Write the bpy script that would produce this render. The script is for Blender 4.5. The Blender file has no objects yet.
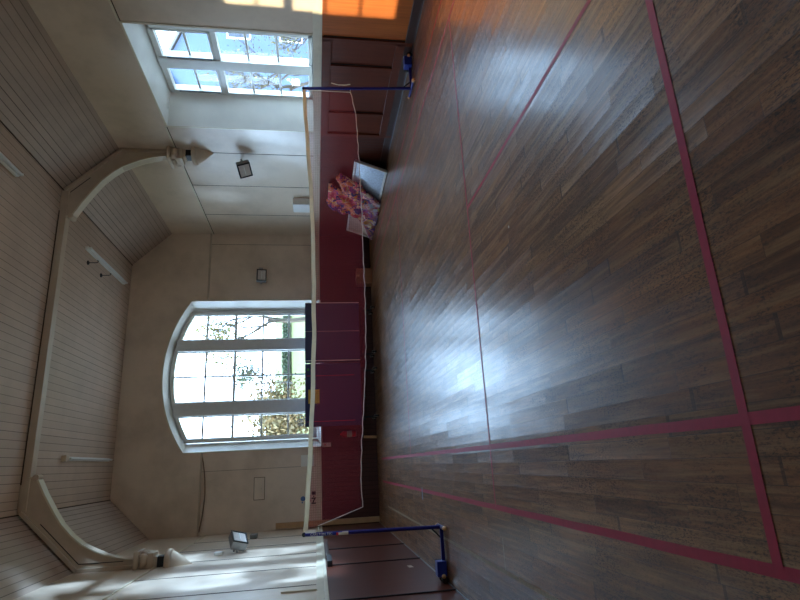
import bpy, bmesh, math, random
from mathutils import Vector, Matrix, noise
PI = math.pi
sc = bpy.context.scene
COL = sc.collection
random.seed(7)

# ------------------------------------------------------------------ materials
def srgb(r, g, b):
    f = lambda c: (c/255/12.92 if c/255 <= .04045 else ((c/255+.055)/1.055)**2.4)
    return (f(r), f(g), f(b), 1)

class NT:
    """small helper round a node tree"""
    def __init__(s, name):
        s.m = bpy.data.materials.new(name); s.m.use_nodes = True
        s.t = s.m.node_tree; s.n = s.t.nodes; s.n.clear()
        s.out = s.n.new('ShaderNodeOutputMaterial')
        s.b = s.n.new('ShaderNodeBsdfPrincipled')
        s.t.links.new(s.b.outputs[0], s.out.inputs[0])
        s.tc = s.n.new('ShaderNodeTexCoord')
    def L(s, a, b): s.t.links.new(a, b)
    def put(s, inp, v):
        if hasattr(v, 'is_output') or isinstance(v, bpy.types.NodeSocket): s.L(v, inp)
        else: inp.default_value = v
    def math(s, op, a, b=0.0, c=None, clamp=False):
        n = s.n.new('ShaderNodeMath'); n.operation = op; n.use_clamp = clamp
        s.put(n.inputs[0], a); s.put(n.inputs[1], b)
        if c is not None: s.put(n.inputs[2], c)
        return n.outputs[0]
    def sep(s, v=None):
        n = s.n.new('ShaderNodeSeparateXYZ'); s.L(v or s.tc.outputs['Object'], n.inputs[0]); return n.outputs
    def comb(s, x, y, z):
        n = s.n.new('ShaderNodeCombineXYZ')
        for i, v in enumerate((x, y, z)): s.put(n.inputs[i], v)
        return n.outputs[0]
    def noise(s, scale, detail=3, rough=.5, vec=None, dist=0):
        n = s.n.new('ShaderNodeTexNoise'); n.inputs['Scale'].default_value = scale
        n.inputs['Detail'].default_value = detail; n.inputs['Roughness'].default_value = rough
        n.inputs['Distortion'].default_value = dist
        s.L(vec or s.tc.outputs['Object'], n.inputs['Vector']); return n.outputs['Fac']
    def white(s, vec):
        n = s.n.new('ShaderNodeTexWhiteNoise'); n.noise_dimensions = '3D'; s.L(vec, n.inputs['Vector']); return n.outputs
    def ramp(s, fac, stops, interp='LINEAR'):
        n = s.n.new('ShaderNodeValToRGB'); n.color_ramp.interpolation = interp
        e = n.color_ramp.elements
        while len(e) < len(stops): e.new(.5)
        for i, (p, c) in enumerate(stops): e[i].position = p; e[i].color = c if len(c) == 4 else (*c, 1)
        s.L(fac, n.inputs[0]); return n.outputs[0]
    def mix(s, fac, a, b, mode='MIX'):
        n = s.n.new('ShaderNodeMix'); n.data_type = 'RGBA'; n.blend_type = mode
        s.put(n.inputs[0], fac); s.put(n.inputs[6], a); s.put(n.inputs[7], b); return n.outputs[2]
    def bump(s, h, strength=.3, dist=.01):
        n = s.n.new('ShaderNodeBump'); n.inputs['Strength'].default_value = strength
        n.inputs['Distance'].default_value = dist; s.L(h, n.inputs['Height']); s.L(n.outputs[0], s.b.inputs['Normal'])
    def map(s, scale):
        n = s.n.new('ShaderNodeMapping'); n.inputs['Scale'].default_value = scale
        s.L(s.tc.outputs['Object'], n.inputs[0]); return n.outputs[0]

def plain(name, col, rough=.5, metal=0, var=.12, nscale=8, spec=.5, bump=0):
    t = NT(name); c = srgb(*col)
    f = t.noise(nscale, 4)
    lo = tuple(x*(1-var) for x in c[:3]); hi = tuple(min(1, x*(1+var)) for x in c[:3])
    t.L(t.ramp(f, [(.3, lo), (.7, hi)]), t.b.inputs['Base Color'])
    t.b.inputs['Roughness'].default_value = rough; t.b.inputs['Metallic'].default_value = metal
    t.b.inputs['Specular IOR Level'].default_value = spec
    if bump: t.bump(t.noise(nscale*8, 3), bump, .004)
    return t.m

def wall_paint(name, col, rough=.42, stain=(158, 134, 108), wave=0.25):
    t = NT(name); c = srgb(*col)
    a = t.noise(.9, 6, .62); b = t.noise(7, 5, .6)
    base = t.mix(t.ramp(a, [(.45, (0, 0, 0)), (.8, (.55, .55, .55))]), c, srgb(*stain))
    base = t.mix(t.ramp(b, [(.58, (0, 0, 0)), (.85, (.35, .35, .35))]), base, srgb(*[x*.86 for x in col]))
    t.L(base, t.b.inputs['Base Color']); t.b.inputs['Roughness'].default_value = rough
    t.bump(t.math('ADD', t.noise(2.2, 3), t.math('MULTIPLY', t.noise(60, 2), .04)), wave, .05)
    return t.m

def boards(name, col, axis, width, depth=.5, rough=.5, groove=(45, 36, 30), gw=.05, var=.1, dirt=None, grain=False, dirtamt=.5):
    """boards that run across `axis` (grooves at regular steps of that coordinate)"""
    t = NT(name); xyz = t.sep(); u = t.math('DIVIDE', xyz['XYZ'.index(axis)], width)
    fr = t.math('FRACT', u); cell = t.math('FLOOR', u)
    d = t.math('MINIMUM', fr, t.math('SUBTRACT', 1.0, fr))
    g = t.math('LESS_THAN', d, gw)
    wn = t.white(t.comb(cell, 3.1, 7.7))[0]
    c = srgb(*col)
    base = t.ramp(wn, [(0, tuple(x*(1-var) for x in c[:3])), (1, tuple(min(1, x*(1+var)) for x in c[:3]))])
    base = t.mix(t.ramp(t.noise(1.3, 5, .6), [(.4, (0, 0, 0)), (.8, (dirtamt,)*3)]), base, srgb(*(dirt or [x*.8 for x in col])))
    if grain:
        sc_ = {'X': (30, 1.2, 30), 'Y': (30, 30, 1.2)}[axis]
        base = t.mix(t.ramp(t.noise(1, 4, .6, t.map(sc_)), [(.35, (0, 0, 0)), (.75, (.6, .6, .6))]), base, srgb(*[x*.7 for x in col]))
    # groove shows stronger on some boards than on others
    gs = t.math('MULTIPLY', g, t.math('ADD', .35, t.math('MULTIPLY', t.white(t.comb(cell, 9.1, 1.7))[0], .6)))
    base = t.mix(gs, base, srgb(*groove))
    t.L(base, t.b.inputs['Base Color']); t.b.inputs['Roughness'].default_value = rough; t.b.inputs['Specular IOR Level'].default_value = .3
    t.bump(t.math('MINIMUM', d, gw*1.6), depth, .08)
    return t.m

def floor_mat():
    t = NT('old_strip_floor')
    x, y, z = t.sep()
    W, LN = .088, .95
    # boards are not all one width: warp x a little
    u = t.math('DIVIDE', x, W); row = t.math('FLOOR', u); fu = t.math('FRACT', u)
    off = t.math('MULTIPLY', t.white(t.comb(row, 1.3, 2.1))[0], 7.0)
    ln = t.math('ADD', .75, t.math('MULTIPLY', t.white(t.comb(row, 5.3, .4))[0], .6))
    v = t.math('ADD', t.math('DIVIDE', y, t.math('MULTIPLY', ln, LN)), off); cel = t.math('FLOOR', v); fv = t.math('FRACT', v)
    cid = t.comb(row, cel, .5)
    rnd = t.white(cid)[0]; rnd2 = t.white(t.comb(cel, row, 8.5))[0]; rnd3 = t.white(t.comb(row, cel, 4.5))[0]
    base = t.ramp(rnd, [(0, srgb(132, 86, 54)), (.3, srgb(166, 110, 68)), (.7, srgb(182, 124, 78)), (1, srgb(196, 142, 94))])
    # grain along the board, shifted per board
    gv = t.comb(t.math('ADD', t.math('MULTIPLY', x, 55), t.math('MULTIPLY', rnd, 50)), t.math('MULTIPLY', y, 3.2), 0)
    base = t.mix(t.ramp(t.noise(1, 5, .65, gv), [(.38, (0, 0, 0)), (.72, (.75, .75, .75))]), base, srgb(62, 46, 36))
    # pits and worn black marks
    gv2 = t.comb(t.math('MULTIPLY', x, 60), t.math('MULTIPLY', y, 22), rnd2)
    pits = t.ramp(t.noise(2.4, 4, .72, gv2), [(.50, (0, 0, 0)), (.58, (1, 1, 1))])
    # worn dark streaks that run on along the floor, over several boards
    ws = t.ramp(t.noise(1, 5, .68, t.comb(t.math('MULTIPLY', x, 20), t.math('MULTIPLY', y, 1.1), 2.5)), [(.40, (0, 0, 0)), (.62, (1, 1, 1))])
    base = t.mix(t.math('MULTIPLY', ws, .55), base, srgb(84, 54, 38))
    wear = t.ramp(t.noise(2.2, 3, .6), [(.38, (0.0,)*3), (.56, (1, 1, 1))])
    base = t.mix(t.math('MULTIPLY', t.math('MULTIPLY', pits, wear), .9), base, srgb(38, 30, 26))
    # large stains, greyer in places
    base = t.mix(t.ramp(t.noise(.7, 4, .6), [(.4, (0, 0, 0)), (.75, (.4, .4, .4))]), base, srgb(104, 78, 60))
    # lighter worn streaks along the grain, in patches
    sv = t.comb(t.math('ADD', t.math('MULTIPLY', x, 28), t.math('MULTIPLY', rnd2, 30)), t.math('MULTIPLY', y, 1.6), 5)
    base = t.mix(t.ramp(t.noise(1, 4, .6, sv), [(.5, (0, 0, 0)), (.72, (.6, .6, .6))]), base, srgb(196, 152, 106))
    # dark, slightly lifted board ends
    en = t.math('MULTIPLY', t.math('LESS_THAN', t.math('MULTIPLY', fv, LN), .016), t.math('GREATER_THAN', rnd3, .6))
    base = t.mix(t.math('MULTIPLY', en, .6), base, srgb(44, 32, 26))
    # gaps
    du = t.math('MULTIPLY', t.math('MINIMUM', fu, t.math('SUBTRACT', 1.0, fu)), W)
    dv = t.math('MULTIPLY', t.math('MINIMUM', fv, t.math('SUBTRACT', 1.0, fv)), LN)
    d = t.math('MINIMUM', du, dv)
    gap = t.math('LESS_THAN', d, t.math('ADD', .0008, t.math('MULTIPLY', rnd2, .0014)))
    base = t.mix(t.math('MULTIPLY', gap, .6), base, srgb(24, 18, 15))
    t.L(base, t.b.inputs['Base Color'])
    r = t.math('ADD', .22, t.math('MULTIPLY', t.noise(3, 5, .7), .16))
    r = t.math('ADD', r, t.math('MULTIPLY', pits, .12)); r = t.math('ADD', r, t.math('MULTIPLY', rnd3, .10))
    t.L(r, t.b.inputs['Roughness'])
    t.b.inputs['Specular IOR Level'].default_value = .45
    t.b.inputs['Coat Weight'].default_value = .4; t.b.inputs['Coat Roughness'].default_value = .22; t.b.inputs['Coat IOR'].default_value = 1.6
    # cupped, slightly tipped boards: streaked reflections
    tip = t.math('MULTIPLY', t.math('MULTIPLY', t.math('SUBTRACT', rnd3, .5), fu), .0085)
    cup = t.math('MULTIPLY', t.math('POWER', t.math('ABSOLUTE', t.math('SUBTRACT', fu, .5)), 2.0), .0040)
    tipv = t.math('MULTIPLY', t.math('MULTIPLY', t.math('SUBTRACT', rnd2, .5), fv), .006)
    h = t.math('ADD', t.math('ADD', tip, cup), tipv)
    h = t.math('ADD', h, t.math('MULTIPLY', t.noise(1, 3, .6, gv), .00035))
    h = t.math('ADD', h, t.math('MULTIPLY', t.noise(5, 3, .6), .0014))
    h = t.math('SUBTRACT', h, t.math('MULTIPLY', gap, .0006))
    t.bump(h, 1.0, 1.0)
    return t.m

def net_mat():
    t = NT('maroon_net'); x, y, z = t.sep()
    def g(c, w, cov): return t.math('LESS_THAN', t.math('FRACT', t.math('DIVIDE', c, w)), cov)
    f = t.math('MAXIMUM', g(x, .026, .2), g(z, .026, .2))
    t.b.inputs['Base Color'].default_value = srgb(146, 40, 50); t.b.inputs['Roughness'].default_value = .7
    tr = t.n.new('ShaderNodeBsdfTransparent'); mx = t.n.new('ShaderNodeMixShader')
    tl = t.n.new('ShaderNodeBsdfTranslucent'); tl.inputs[0].default_value = srgb(150, 44, 56)
    m2 = t.n.new('ShaderNodeMixShader'); m2.inputs[0].default_value = .4
    t.L(t.b.outputs[0], m2.inputs[1]); t.L(tl.outputs[0], m2.inputs[2])
    t.L(t.math('ADD', .29, t.math('MULTIPLY', f, .18)), mx.inputs[0]); t.L(tr.outputs[0], mx.inputs[1]); t.L(m2.outputs[0], mx.inputs[2])
    t.L(mx.outputs[0], t.out.inputs[0]); return t.m

def glass_mat():
    t = NT('window_glass')
    t.n.remove(t.b)
    tr = t.n.new('ShaderNodeBsdfTransparent'); gl = t.n.new('ShaderNodeBsdfGlossy'); gl.inputs['Roughness'].default_value = .02
    mx = t.n.new('ShaderNodeMixShader'); ge = t.n.new('ShaderNodeNewGeometry'); dt = t.n.new('ShaderNodeVectorMath'); dt.operation = 'DOT_PRODUCT'
    t.L(ge.outputs['Normal'], dt.inputs[0]); t.L(ge.outputs['Incoming'], dt.inputs[1])
    fr = t.math('ADD', .04, t.math('MULTIPLY', t.math('POWER', t.math('SUBTRACT', 1.0, t.math('ABSOLUTE', dt.outputs['Value'])), 5.0), .9))
    tr.inputs[0].default_value = (.96, .98, .98, 1)
    t.L(fr, mx.inputs[0]); t.L(tr.outputs[0], mx.inputs[1]); t.L(gl.outputs[0], mx.inputs[2]); t.L(mx.outputs[0], t.out.inputs[0])
    return t.m

def cloth_mat():
    t = NT('patterned_cloth')
    v = t.n.new('ShaderNodeTexVoronoi'); v.inputs['Scale'].default_value = 10.5; v.distance = 'MINKOWSKI' if False else 'EUCLIDEAN'
    n = t.n.new('ShaderNodeTexNoise'); n.inputs['Scale'].default_value = 8; n.inputs['Detail'].default_value = 3
    t.L(t.tc.outputs['Object'], n.inputs['Vector'])
    a = t.n.new('ShaderNodeVectorMath'); a.operation = 'MULTIPLY_ADD'; t.L(n.outputs['Color'], a.inputs[0])
    a.inputs[1].default_value = (.4, .4, .4); t.L(t.tc.outputs['Object'], a.inputs[2]); t.L(a.outputs[0], v.inputs['Vector'])
    s = t.sep(v.outputs['Color'])
    c = t.ramp(s[0], [(0, srgb(232, 120, 70)), (.16, srgb(214, 70, 92)), (.3, srgb(240, 150, 110)), (.42, srgb(70, 50, 110)), (.52, srgb(225, 160, 60)),
                      (.62, srgb(150, 60, 120)), (.72, srgb(240, 190, 150)), (.82, srgb(40, 52, 110)), (.92, srgb(230, 96, 120))], 'CONSTANT')
    # lower part of the cloth is bluer
    z = t.math('MULTIPLY', t.math('SUBTRACT', .62, t.sep()[2]), 1.3, clamp=True)
    cb = t.ramp(s[1], [(0, srgb(44, 44, 96)), (.25, srgb(190, 180, 70)), (.4, srgb(120, 40, 66)), (.55, srgb(58, 60, 140)), (.7, srgb(200, 200, 196)), (.82, srgb(96, 44, 88))], 'CONSTANT')
    t.L(t.mix(z, c, cb), t.b.inputs['Base Color']); t.b.inputs['Roughness'].default_value = .8
    return t.m

M = dict(
    wall=wall_paint('cream_wall_paint', (224, 204, 180), .34),
    wall_end=wall_paint('cream_end_wall_paint', (232, 212, 190), .42),
    frame=plain('white_window_paint', (226, 226, 220), .32, var=.04),
    reveal=plain('white_reveal_paint', (240, 236, 226), .35, var=.05, nscale=3),
    ceil=boards('ceiling_boards', (202, 176, 154), 'X', .125, .35, .5, (72, 60, 54), .035, .04),
    slope=boards('slope_boards', (190, 168, 150), 'X', .074, .35, .5, (66, 54, 48), .05, .04),
    truss=plain('truss_paint', (200, 180, 156), .4, var=.08, nscale=4),
    dark=plain('dark_iron', (24, 22, 24), .5),
    hairline=plain('brown_hairline', (138, 116, 94), .8),
    joint_or_shadow=plain('shadow_gap_brown', (78, 60, 44), .8),
    dado_r=boards('brown_dado_boards', (92, 46, 32), 'Y', .095, .5, .42, (34, 20, 16), .05, .12, (74, 44, 34), True),
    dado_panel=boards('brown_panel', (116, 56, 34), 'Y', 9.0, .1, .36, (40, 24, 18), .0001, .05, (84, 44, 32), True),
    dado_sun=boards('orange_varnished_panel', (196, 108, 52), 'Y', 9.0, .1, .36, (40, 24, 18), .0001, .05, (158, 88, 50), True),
    dado_l=boards('left_dado_wood', (100, 50, 34), 'Y', 9.0, .1, .36, (40, 24, 18), .0001, .05, (76, 40, 30), True),
    dado_e=boards('end_dado_boards', (78, 48, 42), 'X', .1, .5, .45, (26, 16, 14), .05, .1),
    rail=plain('dark_brown_trim', (70, 44, 36), .4),
    cream=plain('cream_moulding', (220, 208, 182), .36, var=.05),
    floor=floor_mat(),
    tape=plain('pink_red_floor_tape', (180, 44, 74), .5, var=.1, nscale=25),
    tape_worn=plain('faded_salmon_tape', (184, 72, 84), .5, var=.15, nscale=25),
    tape_old=plain('worn_cream_line', (176, 160, 134), .6, var=.3, nscale=30),
    net=net_mat(), glass=glass_mat(), cloth=cloth_mat(),
    nettape=plain('cream_net_tape', (236, 222, 186), .7, var=.06),
    cord=plain('white_cord', (235, 228, 214), .7),
    blue=plain('navy_steel', (24, 30, 120), .3, .2, var=.08),
    bluebox=plain('blue_steel_box', (44, 62, 156), .35, .2, var=.08),
    amber=plain('amber_plastic_cap', (226, 178, 120), .4),
    black=plain('black_rubber', (18, 18, 20), .6),
    ttop=plain('dark_blue_table_top', (38, 42, 86), .38, var=.06),
    steel=plain('grey_steel', (150, 150, 148), .35, .7),
    white=plain('white_plastic', (236, 236, 230), .4, var=.03),
    tube=plain('fluorescent_diffuser', (226, 228, 226), .3, var=.03),
    lens=plain('floodlight_glass', (214, 206, 198), .35, .0, var=.08, nscale=14),
    refl=plain('floodlight_reflector', (210, 208, 200), .25, .8),
    red=plain('red_enamel', (206, 26, 34), .3),
    redmark=plain('red_print', (200, 44, 74), .6),
    bluemark=plain('blue_print', (84, 108, 156), .6),
    blackmark=plain('black_print', (30, 26, 34), .6),
    yellow=plain('yellow_label', (218, 176, 66), .6),
    green=plain('green_sticker', (60, 150, 60), .6),
    silver=plain('silver_white_panel', (196, 208, 222), .3, .1, var=.2, nscale=22, bump=.3),
    beige=plain('pale_beige_panel', (212, 180, 160), .5),
    cardboard=plain('brown_cardboard', (158, 110, 80), .8, var=.08),
    timber=plain('tan_timber', (196, 156, 112), .5, var=.12, nscale=5),
    paper=plain('off_white_paper', (224, 214, 196), .8),
    bluetag=plain('pale_blue_tag', (150, 172, 200), .7),
)

# ------------------------------------------------------------------ geometry helpers
def link(name, bm, mat, parent=None, smooth=False, kind=None, origin=None):
    me = bpy.data.meshes.new(name)
    bmesh.ops.recalc_face_normals(bm, faces=bm.faces)
    if origin is not None:
        bmesh.ops.translate(bm, verts=bm.verts, vec=-Vector(origin))
    bm.to_mesh(me); bm.free()
    me.materials.append(M[mat] if isinstance(mat, str) else mat)
    if smooth:
        for p in me.polygons: p.use_smooth = True
        try: me.set_sharp_from_angle(angle=math.radians(38))
        except Exception: pass
    o = bpy.data.objects.new(name, me); COL.objects.link(o)
    if origin is not None: o.location = origin
    if parent: o.parent = parent
    if kind: o['kind'] = kind
    return o

def thing(name, label, cat, loc=(0, 0, 0), rot=(0, 0, 0), group=None):
    o = bpy.data.objects.new(name, None); COL.objects.link(o); o.empty_display_size = .1
    o.location = loc; o.rotation_euler = rot; o['label'] = label; o['category'] = cat
    if group: o['group'] = group
    return o

def tag(o, label, cat, group=None):
    o['label'] = label; o['category'] = cat
    if group: o['group'] = group
    return o

def box(bm, c, s, rot=None, bev=0):
    """axis-aligned box centre c, size s, optional rotation matrix, bevelled edges"""
    r = bmesh.ops.create_cube(bm, size=1); vs = r['verts']
    for v in vs: v.co = Vector((v.co.x*s[0], v.co.y*s[1], v.co.z*s[2]))
    if bev:
        es = list({e for v in vs for e in v.link_edges})
        b = bmesh.ops.bevel(bm, geom=es, offset=min(bev, min(s)*.45), segments=2, profile=.5, affect='EDGES')
        vs = list({v for f in b['faces'] for v in f.verts} | {v for v in vs if v.is_valid})
    for v in vs:
        if rot is not None: v.co = rot @ v.co
        v.co += Vector(c)
    return vs

def bx(x0, x1, y0, y1, z0, z1, bev=0, bm=None):
    bm = bm or bmesh.new()
    box(bm, ((x0+x1)/2, (y0+y1)/2, (z0+z1)/2), (abs(x1-x0), abs(y1-y0), abs(z1-z0)), bev=bev); return bm

def tube(bm, pts, r, seg=10, cap=True):
    pts = [Vector(p) for p in pts]; rings = []
    rr = r if isinstance(r, (list, tuple)) else [r]*len(pts)
    prev = None
    for i, p in enumerate(pts):
        a = pts[max(i-1, 0)]; b = pts[min(i+1, len(pts)-1)]; d = (b-a).normalized()
        if prev is None:
            up = Vector((0, 0, 1)) if abs(d.z) < .9 else Vector((1, 0, 0)); n1 = d.cross(up).normalized()
        else:
            n1 = (prev - d*prev.dot(d)).normalized()
        prev = n1; n2 = d.cross(n1)
        rings.append([bm.verts.new(p + (n1*math.cos(2*PI*k/seg) + n2*math.sin(2*PI*k/seg))*rr[i]) for k in range(seg)])
    for a, b in zip(rings, rings[1:]):
        for k in range(seg): bm.faces.new((a[k], a[(k+1) % seg], b[(k+1) % seg], b[k]))
    if cap:
        bm.faces.new(rings[0][::-1]); bm.faces.new(rings[-1])
    return bm

def lathe(bm, c, axis, prof, seg=20):
    """prof = [(t along axis, radius)]"""
    c = Vector(c); ax = Vector(axis).normalized()
    up = Vector((0, 0, 1)) if abs(ax.z) < .9 else Vector((1, 0, 0)); n1 = ax.cross(up).normalized(); n2 = ax.cross(n1)
    rings = []
    for t, r in prof:
        rings.append([bm.verts.new(c + ax*t + (n1*math.cos(2*PI*k/seg)+n2*math.sin(2*PI*k/seg))*max(r, .0004)) for k in range(seg)])
    for a, b in zip(rings, rings[1:]):
        for k in range(seg): bm.faces.new((a[k], a[(k+1) % seg], b[(k+1) % seg], b[k]))
    bm.faces.new(rings[0][::-1]); bm.faces.new(rings[-1]); return bm

def quad(bm, *ps):
    bm.faces.new([bm.verts.new(p) for p in ps]); return bm

def prism(bm, poly, off):
    """extrude a planar polygon (list of 3d points) by vector off"""
    a = [bm.verts.new(p) for p in poly]; b = [bm.verts.new(Vector(p)+Vector(off)) for p in poly]
    n = len(a)
    bm.faces.new(a); bm.faces.new(b[::-1])
    for i in range(n): bm.faces.new((a[i], b[i], b[(i+1) % n], a[(i+1) % n]))
    return bm

def textmesh(name, s, size, mat, parent, loc, mtx, depth=.0006):
    cu = bpy.data.curves.new(name, 'FONT'); cu.body = s; cu.size = size; cu.extrude = depth
    o = bpy.data.objects.new(name+'_tmp', cu); COL.objects.link(o)
    dg = bpy.context.evaluated_depsgraph_get(); me = bpy.data.meshes.new_from_object(o.evaluated_get(dg))
    bpy.data.objects.remove(o); me.transform(mtx.to_4x4()); me.materials.clear(); me.materials.append(M[mat])
    r = bpy.data.objects.new(name, me); COL.objects.link(r); r.location = loc; r.parent = parent; return r

# ------------------------------------------------------------------ room shell
XL, XR, YN, YE, ZW, ZC = -.95, 6.27, -9.2, 6.88, 5.05, 5.93
SL = .86                                   # plan width of the sloping ceiling
XC = (XL+XR)/2
R_WINS = [(-.2, 2.15, .28, 1.80), (-4.9, -2.55, -4.4, -2.9)]      # inner y0,y1  outer y0,y1
L_WINS = [(-3.55, -1.0, -3.15, -1.12)]
WZ = (1.36, 4.0, 1.47, 3.88)              # inner z0,z1  outer z0,z1
DEP = .48

o = link('floor', bx(XL-.6, XR+.6, YN-.3, YE+.5, -.12, 0), 'floor', kind='structure')

def side_wall(name, x, sgn, wins, mat):
    bm = bmesh.new(); ys = [YN]
    for w in sorted(wins): ys += [w[0], w[1]]
    ys.append(YE)
    for i in range(0, len(ys), 2): quad(bm, (x, ys[i], 0), (x, ys[i+1], 0), (x, ys[i+1], ZW), (x, ys[i], ZW))
    xo = x + sgn*DEP
    for (a, b, c, d) in wins:
        quad(bm, (x, a, 0), (x, b, 0), (x, b, WZ[0]), (x, a, WZ[0])); quad(bm, (x, a, WZ[1]), (x, b, WZ[1]), (x, b, ZW), (x, a, ZW))
    # outer skin with the window openings cut in it
    ys2 = [YN-.3]
    for w in sorted(wins): ys2 += [w[2], w[3]]
    ys2.append(YE+.3)
    xs = xo
    for i in range(0, len(ys2), 2): quad(bm, (xs, ys2[i], -.5), (xs, ys2[i+1], -.5), (xs, ys2[i+1], ZW+.3), (xs, ys2[i], ZW+.3))
    for (a, b, c, d) in wins:
        quad(bm, (xs, c, -.5), (xs, d, -.5), (xs, d, WZ[2]), (xs, c, WZ[2])); quad(bm, (xs, c, WZ[3]), (xs, d, WZ[3]), (xs, d, ZW+.3), (xs, c, ZW+.3))
    o = link(name, bm, mat, kind='structure')
    rv = bmesh.new()
    for (a, b, c, d) in wins:
        I = [(x, a, WZ[0]), (x, b, WZ[0]), (x, b, WZ[1]), (x, a, WZ[1])]; O = [(xo, c, WZ[2]), (xo, d, WZ[2]), (xo, d, WZ[3]), (xo, c, WZ[3])]
        for k in range(4): quad(rv, I[k], I[(k+1) % 4], O[(k+1) % 4], O[k])
    link('window_reveal', rv, 'reveal', o)
    return o
wr = side_wall('wall_right', XR, 1, R_WINS, 'wall')
wl = side_wall('wall_left', XL, -1, L_WINS, 'wall')

# end wall with its arched opening
AX0, AX1, ASP, AAP = .84, 4.46, 4.46, 5.02
hw = (AX1-AX0)/2; axc = (AX0+AX1)/2; rise = AAP-ASP; AR = (hw*hw+rise*rise)/(2*rise); ACZ = AAP-AR
def arch(x, r=AR): return ACZ + math.sqrt(max(r*r-(x-axc)**2, 0))
def prof(x):
    return ZW + min(min(x-XL, XR-x), SL)*(ZC-ZW)/SL
OX0, OX1, YG, OSILL = 1.06, 4.27, 7.22, 1.42
SILL = 1.33
bm = bmesh.new()
xs = sorted(set([XL, XL+SL, XR-SL, XR] + [AX0+(AX1-AX0)*i/32 for i in range(33)]))
for a, b in zip(xs, xs[1:]):
    if b <= AX0+1e-6 or a >= AX1-1e-6: quad(bm, (a, YE, 0), (b, YE, 0), (b, YE, prof(b)), (a, YE, prof(a)))
    else:
        quad(bm, (a, YE, 0), (b, YE, 0), (b, YE, SILL), (a, YE, SILL)); quad(bm, (a, YE, arch(a)), (b, YE, arch(b)), (b, YE, prof(b)), (a, YE, prof(a)))
# outside skin
def oarch(x): return ACZ + math.sqrt((AR-.1)**2-(x-axc)**2)
oxs = [OX0+(OX1-OX0)*i/32 for i in range(33)]
quad(bm, (XL-.5, YG+.06, -.5), (OX0, YG+.06, -.5), (OX0, YG+.06, 6.3), (XL-.5, YG+.06, 6.3)); quad(bm, (OX1, YG+.06, -.5), (XR+.5, YG+.06, -.5), (XR+.5, YG+.06, 6.3), (OX1, YG+.06, 6.3))
for a, b in zip(oxs, oxs[1:]):
    quad(bm, (a, YG+.06, -.5), (b, YG+.06, -.5), (b, YG+.06, OSILL), (a, YG+.06, OSILL)); quad(bm, (a, YG+.06, oarch(a)), (b, YG+.06, oarch(b)), (b, YG+.06, 6.3), (a, YG+.06, 6.3))
we = link('wall_end', bm, 'wall_end', kind='structure')
bm = bmesh.new()
ix = [AX0+(AX1-AX0)*i/32 for i in range(33)]
for i in range(32):
    quad(bm, (ix[i], YE, arch(ix[i])), (ix[i+1], YE, arch(ix[i+1])), (oxs[i+1], YG+.06, oarch(oxs[i+1])), (oxs[i], YG+.06, oarch(oxs[i])))
    quad(bm, (ix[i], YE, SILL), (ix[i+1], YE, SILL), (oxs[i+1], YG+.06, OSILL), (oxs[i], YG+.06, OSILL))
quad(bm, (AX0, YE, SILL), (AX0, YE, ASP), (OX0, YG+.06, oarch(OX0)), (OX0, YG+.06, OSILL))
quad(bm, (AX1, YE, SILL), (AX1, YE, ASP), (OX1, YG+.06, oarch(OX1)), (OX1, YG+.06, OSILL))
link('window_reveal', bm, 'reveal', we)
# near wall behind the camera
bm = bmesh.new()
for a, b in zip(xs, xs[1:]): quad(bm, (a, YN, 0), (b, YN, 0), (b, YN, prof(b)), (a, YN, prof(a)))
link('wall_near', bm, 'wall_end', kind='structure')
# ceiling: flat middle and two sloping sides
link('ceiling', quad(bmesh.new(), (XL+SL, YN, ZC), (XR-SL, YN, ZC), (XR-SL, YE, ZC), (XL+SL, YE, ZC)), 'ceil', kind='structure')
for nm, x0, x1 in (('ceiling_right_slope', XR, XR-SL), ('ceiling_left_slope', XL, XL+SL)):
    link(nm, quad(bmesh.new(), (x0, YN, ZW), (x1, YN, ZC), (x1, YE, ZC), (x0, YE, ZW)), 'slope', kind='structure')
# outer roof, so that no sky leaks over the walls
bm = bmesh.new()
quad(bm, (XL-.5, YN-.3, ZW+.2), (XC, YN-.3, 7.8), (XC, YE+.5, 7.8), (XL-.5, YE+.5, ZW+.2)); quad(bm, (XR+.5, YN-.3, ZW+.2), (XC, YN-.3, 7.8), (XC, YE+.5, 7.8), (XR+.5, YE+.5, ZW+.2))
quad(bm, (XL-.5, YN-.3, -.5), (XR+.5, YN-.3, -.5), (XR+.5, YN-.3, 5.3), (XC, YN-.3, 7.8)) ; quad(bm, (XL-.5, YN-.3, -.5), (XC, YN-.3, 7.8), (XL-.5, YN-.3, 5.3), (XL-.5, YN-.3, 5.0))
quad(bm, (XL-.5, YE+.5, 5.2), (XR+.5, YE+.5, 5.2), (XC, YE+.5, 7.8), (XC-.01, YE+.5, 7.8))
link('roof', bm, 'rail', kind='structure')

tn = [0]
def trim(bm, mat):
    tn[0] += 1; return link('trim_%d' % tn[0], bm, mat, kind='structure')
# cream dado cap and mouldings
def cap_side(x, s, spans):
    bm = bmesh.new()
    for (a, b) in spans:
        bx(x-s*.035, x+s*.01, a, b, 1.325, 1.365, .006, bm); bx(x-s*.018, x+s*.01, a, b, 1.365, 1.455, .004, bm)
    return bm
trim(cap_side(XR, 1, [(YN, YE)]), 'cream'); trim(cap_side(XL, -1, [(YN, YE)]), 'cream')
bm = bmesh.new()
for a, b in ((XL, AX0), (AX1, XR)): bx(a, b, YE-.035, YE+.01, 1.325, 1.365, .006, bm); bx(a, b, YE-.018, YE+.01, 1.365, 1.45, .004, bm)
bx(AX0, AX1, YE-.04, YE+.01, 1.30, 1.335, .006, bm); trim(bm, 'cream')
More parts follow.
